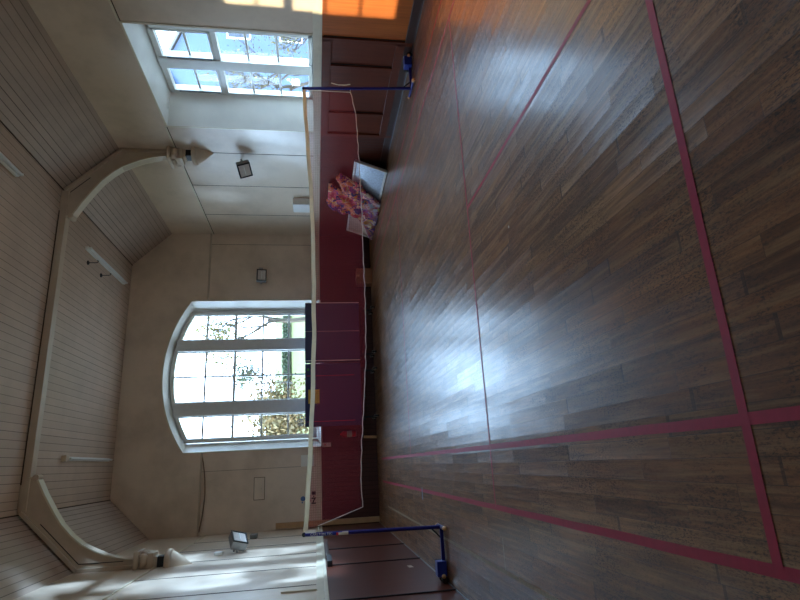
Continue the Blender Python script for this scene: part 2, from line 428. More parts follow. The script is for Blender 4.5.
# picture rail on the end wall, fillet under the frieze of the side walls
bm = bmesh.new(); bx(XL, AX0-.02, YE-.05, YE+.01, 4.02, 4.06, .006, bm); bx(AX1+.02, XR, YE-.05, YE+.01, 4.06, 4.10, .006, bm); trim(bm, 'truss')
bm = bmesh.new(); bx(XR-.018, XR+.01, 2.17, YE, 4.02, 4.05, .004, bm); bx(XR-.018, XR+.01, YN, -.22, 4.02, 4.05, .004, bm); trim(bm, 'cream')
bm = bmesh.new(); bx(XR-.006, XR+.004, 2.17, YE, 4.008, 4.02, 0, bm); bx(XR-.006, XR+.004, YN, -.22, 4.008, 4.02, 0, bm); trim(bm, 'joint_or_shadow')  # dark strip added as the shadow line under the fillet
bm = bmesh.new(); bx(XL-.01, XL+.018, -.98, YE, 3.86, 3.89, .004, bm); trim(bm, 'cream')
# dark open joints between the wall sheets
bm = bmesh.new()
for y in (2.98, 4.28, 5.70): bx(XR-.004, XR+.004, y-.006, y+.006, 1.46, 4.03, 0, bm)
trim(bm, 'joint_or_shadow')
bm = bmesh.new()
for y in (5.6, 4.4, 3.15, 1.87, .62, -.6): bx(XL-.004, XL+.004, y-.008, y+.008, 1.46, 3.87, 0, bm)
trim(bm, 'joint_or_shadow')
bm = bmesh.new(); bx(XL, AX0-.3, YE-.004, YE+.004, 1.0, 1.01, 0, bm); bx(5.98, 5.99, YE-.003, YE+.003, 1.45, 4.06, 0, bm); bx(AX0-.44, AX0-.432, YE-.003, YE+.003, 1.45, 4.02, 0, bm); trim(bm, 'hairline')
# dark joint lines where slope meets flat ceiling
bm = bmesh.new(); bx(XR-SL-.012, XR-SL+.006, YN, YE, ZC-.012, ZC, 0, bm); bx(XL+SL-.006, XL+SL+.012, YN, YE, ZC-.012, ZC, 0, bm); trim(bm, 'joint_or_shadow')
# white stop fillet round the right window opening
def win_border(x, s, w):
    a, b = w[0], w[1]; bm = bmesh.new(); t = .03
    bx(x-s*.012, x+s*.004, a-t, a, WZ[0], WZ[1]+t, .003, bm); bx(x-s*.012, x+s*.004, b, b+t, WZ[0], WZ[1]+t, .003, bm)
    bx(x-s*.012, x+s*.004, a-t, b+t, WZ[1], WZ[1]+t, .003, bm); return bm
for w in R_WINS: trim(win_border(XR, 1, w), 'cream')
for w in L_WINS: trim(win_border(XL, -1, w), 'cream')
# arch moulding on the end wall
bm = bmesh.new(); ring = []
for i in range(33):
    x = ix[i]; n = Vector((x-axc, 0, arch(x)-ACZ)).normalized(); p = Vector((x, YE, arch(x)))
    ring.append([bm.verts.new(p+Vector((0, -.014, 0))), bm.verts.new(p+n*.035+Vector((0, -.014, 0))), bm.verts.new(p+n*.035+Vector((0, .005, 0)))])
for a, b in zip(ring, ring[1:]):
    for k in range(2): bm.faces.new((a[k], a[k+1], b[k+1], b[k]))
bx(AX0-.035, AX0, YE-.014, YE+.005, SILL, ASP+.01, .003, bm); bx(AX1, AX1+.035, YE-.014, YE+.005, SILL, ASP+.01, .003, bm)
trim(bm, 'cream')

# dado panelling -------------------------------------------------
DT = 1.325
def dado_side(x, s, spans, th=.022):
    bm = bmesh.new()
    for a, b in spans: bx(x-s*th, x+s*.005, a, b, 0, DT, 0, bm)
    return bm
trim(dado_side(XR, 1, [(2.17, YE)]), 'dado_r').name = 'trim_right_dado_boards'
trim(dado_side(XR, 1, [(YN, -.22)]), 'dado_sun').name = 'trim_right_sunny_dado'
trim(dado_side(XR, 1, [(-.22, 2.17)]), 'dado_panel').name = 'trim_right_dado_panel'
trim(dado_side(XL, -1, [(YN, YE)]), 'dado_l').name = 'trim_left_dado'
bm = bmesh.new(); bx(XL, XR, YE-.022, YE+.005, 0, DT, 0, bm); trim(bm, 'dado_e').name = 'trim_end_dado'
bm = bmesh.new()
xa, xb = XR-.052, XR-.02
for y in (-.19, 2.15): bx(xa, xb, y-.035, y+.035, 0, DT, .004, bm)
for y in (.36, 1.52): bx(xa, xb, y-.03, y+.03, .23, 1.22, .004, bm)
bx(xa, xb, -.19, 2.15, 1.19, DT, .004, bm); bx(xa, xb, -.19, 2.15, .12, .25, .004, bm)
trim(bm, 'dado_panel').name = 'trim_right_panel_frame'
bm = bmesh.new()
for y in (-.235, .318, .402, 1.478, 1.562, 2.192): bx(XR-.03, XR-.0215, y-.007, y+.007, .1, 1.3, 0, bm)
for y in (3.165, 1.675, -.4, -2.6): bx(XL+.018, XL+.036, y-.012, y+.012, 0, 1.30, .003, bm)
trim(bm, 'dark')
bm = bmesh.new(); bx(XR-.05, XR-.02, YN, YE, 0, .13, .006, bm); bx(XR-.062, XR-.045, YN, YE, 0, .018, .004, bm); link('baseboard_right', bm, 'rail', kind='structure')
bm = bmesh.new(); bx(XR-.085, XR-.062, YN, 2.6, 0.001, .006, 0, bm); bx(XL+.022, XL+.034, YN, YE, 0.001, .014, .003, bm); trim(bm, 'steel')

# ------------------------------------------------------------------ windows (each window one structure, frame and panes)
wn = [0]
def window(wall_x=None, s=1, w=None):
    wn[0] += 1
    t = bpy.data.objects.new('window_%d' % wn[0], None); COL.objects.link(t); t['kind'] = 'structure'
    return t
def side_window(x, s, w):
    t = window(); c, d = w[2], w[3]; z0, z1 = WZ[2], WZ[3]; xg = x+s*DEP
    fa, fb = xg-s*.05, xg+s*.05
    bm = bmesh.new(); mid = (c+d)/2
    X0, X1 = min(fa, fb), max(fa, fb)
    bx(X0, X1, c, c+.06, z0, z1, .006, bm); bx(X0, X1, d-.06, d, z0, z1, .006, bm); bx(X0, X1, c, d, z1-.05, z1, .006, bm); bx(X0, X1, c, d, z0, z0+.06, .006, bm)
    bx(X0-.03, X1+.03, mid-.105, mid+.105, z0, z1, .01, bm)             # centre mullion
    f = link('window_frame', bm, 'frame', t)
    g = bmesh.new(); sash = bmesh.new()
    for (a, b) in ((c+.06, mid-.105), (mid+.105, d-.06)):
        bx(X0, X1, a, b, 2.91, 2.99, .005, bm=sash)                      # transom
        # upper opening sash stands proud
        for (ya, yb) in ((a, a+.035), (b-.035, b)): bx(X0-.012, X1, ya, yb, 2.99, z1-.05, .004, sash)
        bx(X0-.012, X1, a, b, 2.99, 3.03, .004, sash); bx(X0-.012, X1, a, b, z1-.09, z1-.05, .004, sash)
        for z in (3.38, 2.01, 2.48): bx(xg-.018, xg+.018, a, b, z-.018, z+.018, .004, sash)
        quad(g, (xg, a, z0+.06), (xg, b, z0+.06), (xg, b, z1-.05), (xg, a, z1-.05))
    link('sash', sash, 'frame', t)
    link('pane', g, 'glass', t)
    for b in (mid-.105, d-.06): link('vent_gap', bx(xg-s*.075, xg-s*.058, b-.03, b-.008, 3.04, 3.72), 'dark', t)
    return t
for w in R_WINS: side_window(XR, 1, w)
for w in L_WINS: side_window(XL, -1, w)
# arched end window
t = window(); bm = bmesh.new(); Y0, Y1 = YG-.06, YG+.05
bx(OX0, OX0+.075, Y0, Y1, OSILL, oarch(OX0+.07), .006, bm); bx(OX1-.075, OX1, Y0, Y1, OSILL, oarch(OX1-.07), .006, bm); bx(OX0, OX1, Y0, Y1, OSILL, OSILL+.07, .006, bm)
for a, b in ((1.68, 2.0), (3.25, 3.53)): bx(a, b, Y0-.05, Y1+.02, OSILL, oarch((a+b)/2)-.02, .012, bm)
ring = []
for i in range(33):
    x = oxs[i]; n = Vector((x-axc, 0, oarch(x)-ACZ)).normalized(); p = Vector((x, 0, oarch(x)))
    ring.append([bm.verts.new(p+Vector((0, Y0, 0))), bm.verts.new(p-n*.075+Vector((0, Y0, 0))), bm.verts.new(p-n*.075+Vector((0, Y1, 0))), bm.verts.new(p+Vector((0, Y1, 0)))])
for a, b in zip(ring, ring[1:]):
    for k in range(4): bm.faces.new((a[k], a[(k+1) % 4], b[(k+1) % 4], b[k]))
link('window_frame', bm, 'frame', t)
sash = bmesh.new(); g = bmesh.new(); catch = bmesh.new()
for (a, b) in ((OX0+.075, 1.68), (2.0, 3.25), (3.53, OX1-.075)):
    bx(a, b, YG-.045, YG+.03, 3.40, 3.455, .004, sash)
    for z in (4.12, 2.76, 2.12): bx(a, b, YG-.018, YG+.018, z-.021, z+.021, .004, sash)
    top = min(oarch(a), oarch(b))-.07
    bx(a, a+.03, YG-.035, YG+.03, OSILL+.05, oarch(a+.015)-.05, .004, sash); bx(b-.03, b, YG-.035, YG+.03, OSILL+.05, oarch(b-.015)-.05, .004, sash)
    bx(a, b, YG-.035, YG+.03, OSILL+.07, OSILL+.11, .004, sash)
    n = 10
    for i in range(n):
        p, q = a+(b-a)*i/n, a+(b-a)*(i+1)/n
        quad(g, (p, YG, OSILL), (q, YG, OSILL), (q, YG, oarch(q)-.05), (p, YG, oarch(p)-.05))
    bx((a+b)/2-.03, (a+b)/2+.03, YG-.07, YG-.045, 3.455, 3.48, .004, catch)
bx(2.606, 2.646, YG-.018, YG+.018, OSILL+.07, oarch(2.62)-.06, .004, sash)
link('sash', sash, 'frame', t); link('pane', g, 'glass', t); link('window_catch', catch, 'steel', t)

# ------------------------------------------------------------------ roof truss with arched braces
TY0, TY1 = 2.93, 3.07
tr = thing('roof_truss', 'cream painted timber truss with curved braces spanning under the boarded ceiling', 'roof truss', (XC, 3.0, ZC))
def lk(name, bm, mat, par, smooth=False):
    """link a part given in world coordinates under a placed, unrotated thing"""
    bmesh.ops.translate(bm, verts=bm.verts, vec=-par.matrix_basis.translation)
    return link(name, bm, mat, par, smooth)
bm = bmesh.new(); bx(XL+.9, XR-.9, TY0, TY1+.02, ZC-.13, ZC-.004, .008, bm); lk('tie_beam', bm, 'truss', tr)
bm = bmesh.new(); bx(XL+1.3, XR-1.3, TY0-.012, TY0+.004, ZC-.02, ZC-.006, 0, bm); lk('shadow_joint', bm, 'joint_or_shadow', tr)
inner = [(1.42, 5.80), (1.38, 5.69), (1.16, 5.575), (.89, 5.41), (.70, 5.28), (.53, 5.12), (.40, 4.96), (.31, 4.79), (.235, 4.62), (.185, 4.46), (.15, 4.30), (.135, 4.14)]
outer = [(.008, 4.14), (.008, 5.02), (.45, 5.47), (.88, 5.90), (1.42, 5.90)]
for side, s, xw in (('left', 1, XL), ('right', -1, XR)):
    P = lambda d, z, y: (xw+s*d, y, z)
    bm = bmesh.new()
    poly = [P(d, z, TY0+.02) for d, z in outer[::-1]][::-1] + [P(d, z, TY0+.02) for d, z in inner]
    # web as strips between inner and outer edges
    n = len(inner)
    def outpt(t):
        ls = []; tot = 0
        for a, b in zip(outer, outer[1:]): l = math.dist(a, b); ls.append(l); tot += l
        d = t*tot
        for (a, b), l in zip(zip(outer, outer[1:]), ls):
            if d <= l+1e-9: return (a[0]+(b[0]-a[0])*d/l, a[1]+(b[1]-a[1])*d/l)
            d -= l
        return outer[-1]
    A = []; 
    for k in range(n):
        i_ = inner[n-1-k]; o_ = outpt(k/(n-1)); A.append((o_, i_))
    front = [[bm.verts.new(P(*p, TY0+.02)) for p in pr] for pr in A]; back = [[bm.verts.new(P(*p, TY1)) for p in pr] for pr in A]
    for k in range(n-1):
        bm.faces.new((front[k][0], front[k][1], front[k+1][1], front[k+1][0])); bm.faces.new((back[k][0], back[k][1], back[k+1][1], back[k+1][0]))
        bm.faces.new((front[k][1], back[k][1], back[k+1][1], front[k+1][1])); bm.faces.new((front[k][0], back[k][0], back[k+1][0], front[k+1][0]))
    br = lk('brace', bm, 'truss', tr)
    # moulded band along the outer edge, along wall and slope
    bm = bmesh.new()
    pts = [(.03, 4.14), (.03, 5.0), (.46, 5.43), (.89, 5.865)]
    for a, b in zip(pts, pts[1:]):
        d = Vector((b[0]-a[0], b[1]-a[1])); L_ = d.length; ang = math.atan2(d.y, d.x*s)
        c = ((a[0]+b[0])/2, (a[1]+b[1])/2); box(bm, P(c[0], c[1], TY0+.03), (L_+.03, .10, .055), Matrix.Rotation(-ang, 3, 'Y'), .006)
    lk('edge_moulding', bm, 'truss', tr)
    bm = bmesh.new()
    cr = [(.115, 4.35), (.12, 4.98), (.52, 5.38), (.72, 5.58)] if side == 'left' else [(.62, 5.48), (.93, 5.79)]
    for a, b in zip(cr, cr[1:]):
        d = Vector((b[0]-a[0], b[1]-a[1])); L_ = d.length; ang = math.atan2(d.y, d.x*s)
        c = ((a[0]+b[0])/2, (a[1]+b[1])/2); box(bm, P(c[0], c[1], TY0+.021), (L_, .012, .011), Matrix.Rotation(-ang, 3, 'Y'))
    lk('open_joint', bm, 'dark', tr)
    # soffit strip coloured lighter for window light caught on the curved underside
    bm = bmesh.new()
    a = [[bm.verts.new(P(d-.004, z-.006, y)) for y in (TY0-.005, TY1+.02)] + [bm.verts.new(P(d-.012, z+.022, y)) for y in (TY1+.02, TY0-.005)] for d, z in inner]
    for p, q in zip(a, a[1:]):
        for k in range(4): bm.faces.new((p[k], p[(k+1) % 4], q[(k+1) % 4], q[k]))
    lk('soffit', bm, 'cream', tr)
    # small scroll where brace meets beam
    bm = bmesh.new(); lathe(bm, P(1.40, 5.72, TY0-.02), (0, 1, 0), [(0, .03), (.004, .045), (.03, .05), (.15, .05), (.19, .03)]); lk('scroll', bm, 'truss', tr, True)
    # corbel: moulded cap, scrolls, dark neck and pointed pendant, half round against the wall
    bm = bmesh.new()
    X = lambda d: xw+s*d
    def blk(d1, z0, z1, hwid, bev=.012): bx(min(X(0), X(d1)), max(X(0), X(d1)), 3.0-hwid, 3.0+hwid, z0, z1, bev, bm)
    blk(.25, 4.10, 4.17, .21); blk(.20, 4.02, 4.10, .16); blk(.21, 3.90, 4.02, .14); blk(.16, 3.85, 3.90, .11)
    for yy in (2.83, 3.17): lathe(bm, (X(.05), yy, 4.03), (s, 0, 0), [(0, .05), (.13, .055), (.15, .04), (.16, .02)], 14)
    lathe(bm, (X(.2), 2.93, 4.07), (0, 1, 0), [(0, .03), (.02, .04), (.12, .04), (.14, .03)], 14)
    lk('corbel', bm, 'truss', tr, True)
    bm = bmesh.new(); bx(min(X(0), X(.13)), max(X(0), X(.15)), 2.90, 3.10, 3.735, 3.86, .01, bm); lk('neck_block', bm, 'dark', tr)
    bm = bmesh.new()
    st = [(3.745, .12, .12), (3.735, .23, .20), (3.70, .245, .21), (3.66, .23, .20), (3.65, .205, .175), (3.60, .185, .16), (3.52, .13, .115), (3.44, .065, .06), (3.36, .012, .010)]
    rings = []
    for z, d, h in st:
        rings.append([bm.verts.new((X(d*math.sin(PI*k/10)**.6 if 0 < k < 10 else 0), 3.0-h*math.cos(PI*k/10), z)) for k in range(11)])
    for a, b in zip(rings, rings[1:]):
        for k in range(10): bm.faces.new((a[k], a[k+1], b[k+1], b[k]))
    bm.faces.new(rings[0]); bm.faces.new(rings[-1])
    lk('pendant', bm, 'truss', tr, True)

# ------------------------------------------------------------------ fluorescent battens and ceiling hooks
def batten(x, y0, y1, label):
    t = thing('fluorescent_light', label, 'ceiling light', (x, (y0+y1)/2, ZC), group=None)
    h = (y1-y0)/2
    bm = bmesh.new(); box(bm, (0, 0, -.03), (.07, 2*h, .055), bev=.008); link('housing', bm, 'white', t)
    bm = bmesh.new(); tube(bm, [(0, -h+.03, -.095), (0, h-.03, -.095)], .02, 14); link('tube', bm, 'tube', t, True)
    for s in (-1, 1):
        bm = bmesh.new(); box(bm, (0, s*(h-.02), -.085), (.04, .03, .07), bev=.006); link('lamp_holder', bm, 'white', t)
    return t
batten(4.76, 4.15, 6.35, 'long white fluorescent batten beside two dark ceiling hooks')
t = batten(.755, 4.35, 6.45, 'white fluorescent batten on the ceiling near the left brace and end wall')
bm = bmesh.new(); box(bm, (0, -1.13, -.05), (.12, .12, .09), bev=.01); link('junction_box', bm, 'truss', t)
batten(4.86, -.6, 1.5, 'white fluorescent batten on the near side of the truss')
for x, y, lab in ((4.52, 4.35, 'dark metal ceiling hook beside the batten, on the truss side'), (4.50, 5.05, 'dark metal ceiling hook beside the batten, towards the end wall')):
    t = thing('ceiling_hook', lab, 'hook', (x, y, ZC), group='ceiling hooks beside the batten')
    link('plate', lathe(bmesh.new(), (0, 0, 0), (0, 0, -1), [(0, .045), (.012, .045), (.03, .02)], 14), 'dark', t)
    link('rod', tube(bmesh.new(), [(0, 0, -.02), (0, 0, -.16), (.01, 0, -.19), (.035, 0, -.2), (.045, 0, -.175)], .008, 8), 'dark', t)

# ------------------------------------------------------------------ floodlights on the walls
def floodlight(label, loc, rot, size=(.33, .26, .12), armlen=.14):
    """local: back towards +Y (the wall), lamp faces -Y"""
    t = thing('floodlight', label, 'floodlight', loc, rot)
    w, h, d = size
    bm = bmesh.new(); box(bm, (0, 0, 0), (w, d, h), bev=.012)
    for k in range(7): box(bm, (-w/2+w*(k+.5)/7, d/2+.012, 0), (.008, .03, h*.86))
    link('housing', bm, 'steel', t)
    bm = bmesh.new()
    for a in ((0, h/2-.012, w, .024), (0, -h/2+.012, w, .024)): box(bm, (a[0], -d/2-.006, a[1]), (a[2], .022, a[3]), bev=.004)
    for sx in (-1, 1): box(bm, (sx*(w/2-.012), -d/2-.006, 0), (.024, .022, h), bev=.004)
    link('bezel', bm, 'dark', t)
    bm = bmesh.new(); box(bm, (0, -d/2-.003, 0), (w-.045, .006, h-.045)); link('glass', bm, 'lens', t)
    bm = bmesh.new(); tube(bm, [(-w/2+.06, -d/2-.014, 0), (w/2-.06, -d/2-.014, 0)], .009, 8); link('lamp', bm, 'white', t)
    bm = bmesh.new()
    for sx in (-1, 1): box(bm, (sx*(w/2+.008), .05, -.0), (.006, .12, .03))
    box(bm, (0, .11, 0), (w+.022, .006, .03)); tube(bm, [(0, .11, 0), (0, .11+armlen, 0)], .018, 10)
    link('bracket', bm, 'steel', t)
    return t
fl = floodlight('silver floodlight high on the white right wall, below the truss pendant', (XR-.24, 3.14, 2.80), (math.radians(18), math.radians(-8), math.radians(-62)), (.30, .25, .11))
fe = floodlight('square floodlight on the end wall beside the arched window', (5.06, YE-.19, 2.78), (math.radians(8), 0, math.radians(6)), (.32, .24, .10), .08)
bm = bmesh.new(); box(bm, (.205, .03, .02), (.06, .06, .1), bev=.006); link('terminal_box', bm, 'steel', fe)
f3 = floodlight('silver floodlight on the left wall beyond the left brace', (XL+.19, 3.80, 2.78), (math.radians(24), math.radians(-14), math.radians(62)), (.31, .27, .13), .09)
bm = bmesh.new(); box(bm, (.0, 0, 0), (.05, .13, .13), bev=.008)
o = link('junction_box', bm, 'white', origin=None); o.location = (XL+.025, 3.72, 3.08); tag(o, 'cream junction box on the left wall just above the floodlight', 'junction box')
bm = bmesh.new(); box(bm, (0, 0, 0), (.08, .22, .14), bev=.01); o = link('wall_box', bm, 'steel'); o.location = (XL+.04, 5.75, 2.72); tag(o, 'small grey box on the left wall close to the end corner', 'wall box')

# wall cabinet on the right wall, with lid line
t = thing('wall_cabinet', 'small white cabinet on the right wall just above the dado rail', 'wall cabinet', (XR, 4.98, 1.735))
bm = bmesh.new(); box(bm, (-.075, 0, 0), (.15, .42, .40), bev=.008); link('cabinet_body', bm, 'white', t)
bm = bmesh.new(); box(bm, (-.158, 0, .0), (.014, .40, .38), bev=.004); link('cabinet_door', bm, 'white', t)

# access hatch on the end wall
t = thing('access_hatch', 'flush cream hatch in the end wall between arched window and left corner', 'access hatch', (-.03, YE, 2.74))
bm = bmesh.new(); box(bm, (0, -.006, 0), (.50, .012, .25), bev=.004); link('hatch_frame', bm, 'hairline', t)
bm = bmesh.new(); box(bm, (0, -.014, 0), (.47, .006, .22), bev=.002); link('hatch_door', bm, 'wall_end', t)
bm = bmesh.new(); box(bm, (.0, -.02, -.05), (.03, .01, .02), bev=.003); link('knob', bm, 'truss', t)
# loose cable below picture rail
bm = bmesh.new()
pts = [(AX0-.1, YE-.03, 4.03)]+[(AX0-.1-(1.62)*k/12, YE-.03, 4.02-.09*math.sin(PI*k/12)**1.0 - .0*k) for k in range(1, 12)]+[(XL+.08, YE-.03, 4.02)]
tube(bm, pts, .013, 8); tag(link('loose_cable', bm, 'hairline', None, True), 'painted cable sagging under the picture rail of the end wall', 'cable')

# signs on the end wall
def flat(name, x0, x1, z0, z1, mat, label, cat, y=YE, th=.006):
    t = link(name, bx(x0, x1, y-th, y, z0, z1, .001), mat); tag(t, label, cat); return t
flat('paper_notice', .40, .66, 1.50, 1.80, 'reveal', 'plain pale notice on the end wall left of the window, above the dado', 'notice', th=.008)
t = thing('wall_sign', 'small wall sign with blue emblem, red line and black lettering near the left corner', 'sign', (-.33, YE, 1.62))
bm = bmesh.new(); box(bm, (0, -.003, 0), (.36, .006, .46), bev=.001); link('sign_plate', bm, 'wall_end', t)
bm = bmesh.new(); lathe(bm, (.02, -.005, .135), (0, -1, 0), [(0, .055), (.004, .055)], 18); box(bm, (.0, -.007, .06), (.11, .004, .04)); box(bm, (-.06, -.007, .15), (.035, .004, .03)); link('blue_emblem', bm, 'bluemark', t)
bm = bmesh.new(); box(bm, (.02, -.007, -.02), (.16, .004, .028)); link('red_line', bm, 'redmark', t)
bm = bmesh.new(); box(bm, (.13, -.007, -.11), (.075, .004, .09), bev=.01); box(bm, (.06, -.007, -.11), (.03, .004, .03))
for dx in (0, -.11): box(bm, (.02+dx, -.007, -.11), (.03, .004, .1))
box(bm, (-.035, -.007, -.11), (.09, .004, .03), Matrix.Rotation(.5, 3, 'Y')); link('black_lettering', bm, 'blackmark', t)
t = thing('label_plate', 'small cream label with a red mark above the fire extinguisher', 'label', (.87, YE-.022, 1.205))
bm = bmesh.new(); box(bm, (0, -.004, 0), (.10, .008, .21), bev=.002); link('plate', bm, 'paper', t)
bm = bmesh.new(); box(bm, (0, -.009, .03), (.04, .003, .03)); link('red_mark', bm, 'redmark', t)

# fire extinguisher on the end wall
t = thing('fire_extinguisher', 'red fire extinguisher with white label hanging on the dark end dado', 'fire extinguisher', (1.09, YE-.10, .50))
link('cylinder', lathe(bmesh.new(), (0, 0, 0), (0, 0, 1), [(0, .05), (.01, .068), (.03, .072), (.29, .072), (.325, .06), (.35, .03), (.365, .022), (.38, .022)], 24), 'red', t, True)
link('white_label', lathe(bmesh.new(), (0, 0, .10), (0, 0, 1), [(0, .0735), (.12, .0735)], 24), 'paper', t)
bm = bmesh.new(); lathe(bm, (0, 0, .375), (0, 0, 1), [(0, .02), (.03, .02)], 12); box(bm, (0, -.05, .415), (.02, .12, .014), Matrix.Rotation(.25, 3, 'X'), .003); box(bm, (0, -.045, .395), (.018, .10, .01)); link('handle', bm, 'black', t)
link('hose', tube(bmesh.new(), [(0, 0, .38), (.06, -.02, .37), (.085, -.02, .30), (.085, -.02, .12)], .009, 8), 'black', t, True)
bm = bmesh.new(); box(bm, (0, .082, .22), (.03, .006, .16)); link('wall_bracket', bm, 'steel', t)

# plank in the corner, timber offcut, cardboard box
bm = bmesh.new(); box(bm, (0, 0, 1.18), (.12, .035, 2.36), bev=.004)
o = link('plank', bm, 'timber'); o.location = (XL+.10, YE-.07, 0); o.rotation_euler = (math.radians(-.6), 0, 0); tag(o, 'tan timber plank standing upright in the left corner of the end wall', 'plank')
bm = bmesh.new(); box(bm, (0, 0, .16), (.06, .035, .32), Matrix.Rotation(.04, 3, 'Y'), .004)
o = link('timber_offcut', bm, 'timber'); o.location = (1.0, YE-.12, 0); tag(o, 'short tan timber offcut standing at the foot of the end wall', 'timber offcut')
t = thing('cardboard_box', 'brown cardboard box on the floor between the folded table and right wall', 'cardboard box', (4.99, 6.62, 0))
bm = bmesh.new(); box(bm, (0, 0, .2), (.40, .32, .40), bev=.006); link('carton', bm, 'cardboard', t)
bm = bmesh.new(); box(bm, (0, -.002, .402), (.06, .33, .004)); box(bm, (0, -.162, .36), (.06, .004, .08)); link('packing_tape', bm, 'timber', t)

# ------------------------------------------------------------------ folded table tennis tables
def tt_table(cx, y, label, lines=True):
    t = thing('table_tennis_table', label, 'table tennis table', (cx, y, 0))
    for s in (-1, 1):
        bm = bmesh.new(); box(bm, (0, s*.12, 1.04), (1.44, .022, 1.30), bev=.003); top = link('table_top', bm, 'ttop', t)
        yy = s*.12+s*.0125
        if lines:
            for lx, wd in ((-.712, .018), (0, .005), (.712, .018)):
                bm = bmesh.new(); box(bm, (lx, yy, 1.04), (wd, .002, 1.30)); link('white_line', bm, 'cord', top)
        bm = bmesh.new()
        for sx in (-1, 1): tube(bm, [(sx*.6, s*.10, 1.6), (sx*.6, s*.085, .3)], .014, 8)
        tube(bm, [(-.6, s*.085, .5), (.6, s*.085, .5)], .014, 8); link('steel_frame', bm, 'black', t)
    bm = bmesh.new()
    for sx in (-1, 1):
        tube(bm, [(sx*.55, -.28, .10), (sx*.55, .28, .10)], .02, 8); tube(bm, [(sx*.55, 0, .10), (sx*.55, 0, .9)], .02, 8)
    tube(bm, [(-.55, 0, .35), (.55, 0, .35)], .018, 8); link('undercarriage', bm, 'black', t)
    for sx in (-1, 1):
        for sy in (-1, 1):
            wb = lathe(bmesh.new(), (sx*.55-.018, sy*.27, .055), (1, 0, 0), [(0, .03), (.004, .052), (.032, .052), (.036, .03)], 18)
            wo = link('castor', wb, 'black', t, True)
            link('hub', lathe(bmesh.new(), (sx*.55-.024, sy*.27, .055), (1, 0, 0), [(0, .02), (.048, .02)], 12), 'white', wo)
            link('fork', bx(sx*.55-.03, sx*.55+.03, sy*.27-.012, sy*.27+.012, .06, .11), 'steel', wo)
    return t
TTY = 6.36
ta = tt_table(3.49, TTY, 'folded dark blue table tennis table on castors, near the cardboard box')
tb = tt_table(1.99, TTY, 'folded dark blue table tennis table with yellow label, near the fire extinguisher', False)
for k, (lx, lz, w, h, m, n) in enumerate(((-.05, 1.49, .32, .26, 'yellow', 'yellow_label'), (.58, 1.62, .06, .05, 'green', 'green_sticker'))):
    bm = bmesh.new(); box(bm, (lx, -.134, lz), (w, .002, h)); link(n, bm, m, tb)
for lx in (.43, -.62):
    bm = bmesh.new(); box(bm, (lx, -.1335, 1.1), (.010, .0015, 1.1)); link('red_line', bm, 'redmark', tb)

# ------------------------------------------------------------------ leaning folded tables and the heap of patterned cloth
def leaner(y0, y1, mat, label, h=.68):
    lean = math.atan2(.24, h); t = thing('folding_table', label, 'folding table', (XR-.33, (y0+y1)/2, 0), (0, lean, 0))
    L_ = y1-y0
    bm = bmesh.new(); box(bm, (.02, 0, h/2+.012), (.035, L_, h), bev=.008); tp = link('table_top', bm, mat, t)
    bm = bmesh.new()
    for (a, b, c, d) in ((0, .03, L_, .05), (0, h-.01, L_, .05)): box(bm, (.0, a, b), (.055, c, d), bev=.008)
    for s in (-1, 1): box(bm, (.0, s*(L_/2-.02), h/2), (.055, .04, h), bev=.008)
    link('edge_rim', bm, 'white', t)
    for s in (-1, 1):
        bm = bmesh.new(); tube(bm, [(.055, s*(L_/2-.15), .08), (.055, s*(L_/2-.15), h-.08)], .012, 8); link('folded_leg', bm, 'steel', t)
    return t
leaner(2.93, 4.45, 'silver', 'silver white folding table on its side leaning on the right dado')
leaner(4.62, 6.25, 'beige', 'pale beige folding table on its side, half under the patterned cloth', .66)

# cloth: outline in the leaning plane (y, z) filled with a folded, puffy sheet
out = [(4.13, 1.17), (3.86, 1.15), (3.84, 1.07), (3.98, 1.0), (4.08, .86), (3.86, .93), (3.60, 1.03), (3.38, .92), (3.50, .76), (3.62, .62), (3.58, .48), (3.80, .38), (3.92, .2), (4.08, .0),
       (4.5, -.02), (5.05, -.02), (5.7, -.01), (6.1, .01), (5.95, .14), (5.6, .24), (5.35, .36), (5.2, .5), (5.12, .64), (5.2, .80), (5.12, .97), (5.0, 1.12), (4.7, 1.19), (4.4, 1.16)]
def inside(p, poly):
    c = False; j = len(poly)-1
    for i in range(len(poly)):
        a, b = poly[i], poly[j]
        if (a[1] > p[1]) != (b[1] > p[1]) and p[0] < (b[0]-a[0])*(p[1]-a[1])/(b[1]-a[1])+a[0]: c = not c
        j = i
    return c
def edist(p, poly):
    m = 9
    for a, b in zip(poly, poly[1:]+poly[:1]):
        A, B, Pp = Vector(a), Vector(b), Vector(p); d = B-A; t_ = max(0, min(1, (Pp-A).dot(d)/d.length_squared)); m = min(m, (A+d*t_-Pp).length)
    return m
bm = bmesh.new(); g_ = .03; vs = {}
def clothpt(y, z, back=False):
    d = edist((y, z), out); puff = min(1, d/.12)**.5
    lean = XR-.40+.24*min(z, .7)/.68 + (.0 if z < .7 else (z-.7)*.12)
    f = .12*math.sin(13*y+7*z+3*noise.noise((y*2, z*2, 0)))+.09*noise.noise((y*7, z*7, 3))+.06*math.sin(24*z-11*y+2*noise.noise((y*3, z*3, 8)))
    spread = .22*max(0, .35-z)
    x = lean - (.07*puff + .55*f*puff*.6) - spread if not back else lean+.02-spread*.4
    return Vector((min(x, XR-.07), y, max(z, .004+ (0 if back else .02*puff))))
ny, nz = int(3.0/g_), int(1.3/g_)
for i in range(ny+1):
    for j in range(nz+1):
        y, z = 3.3+i*g_, -.02+j*g_
        if inside((y, z), out): vs[i, j] = (bm.verts.new(clothpt(y, z)), bm.verts.new(clothpt(y, z, True)))
cells = [(i, j) for (i, j) in vs if all(k in vs for k in ((i+1, j), (i, j+1), (i+1, j+1)))]
cs = set(cells)
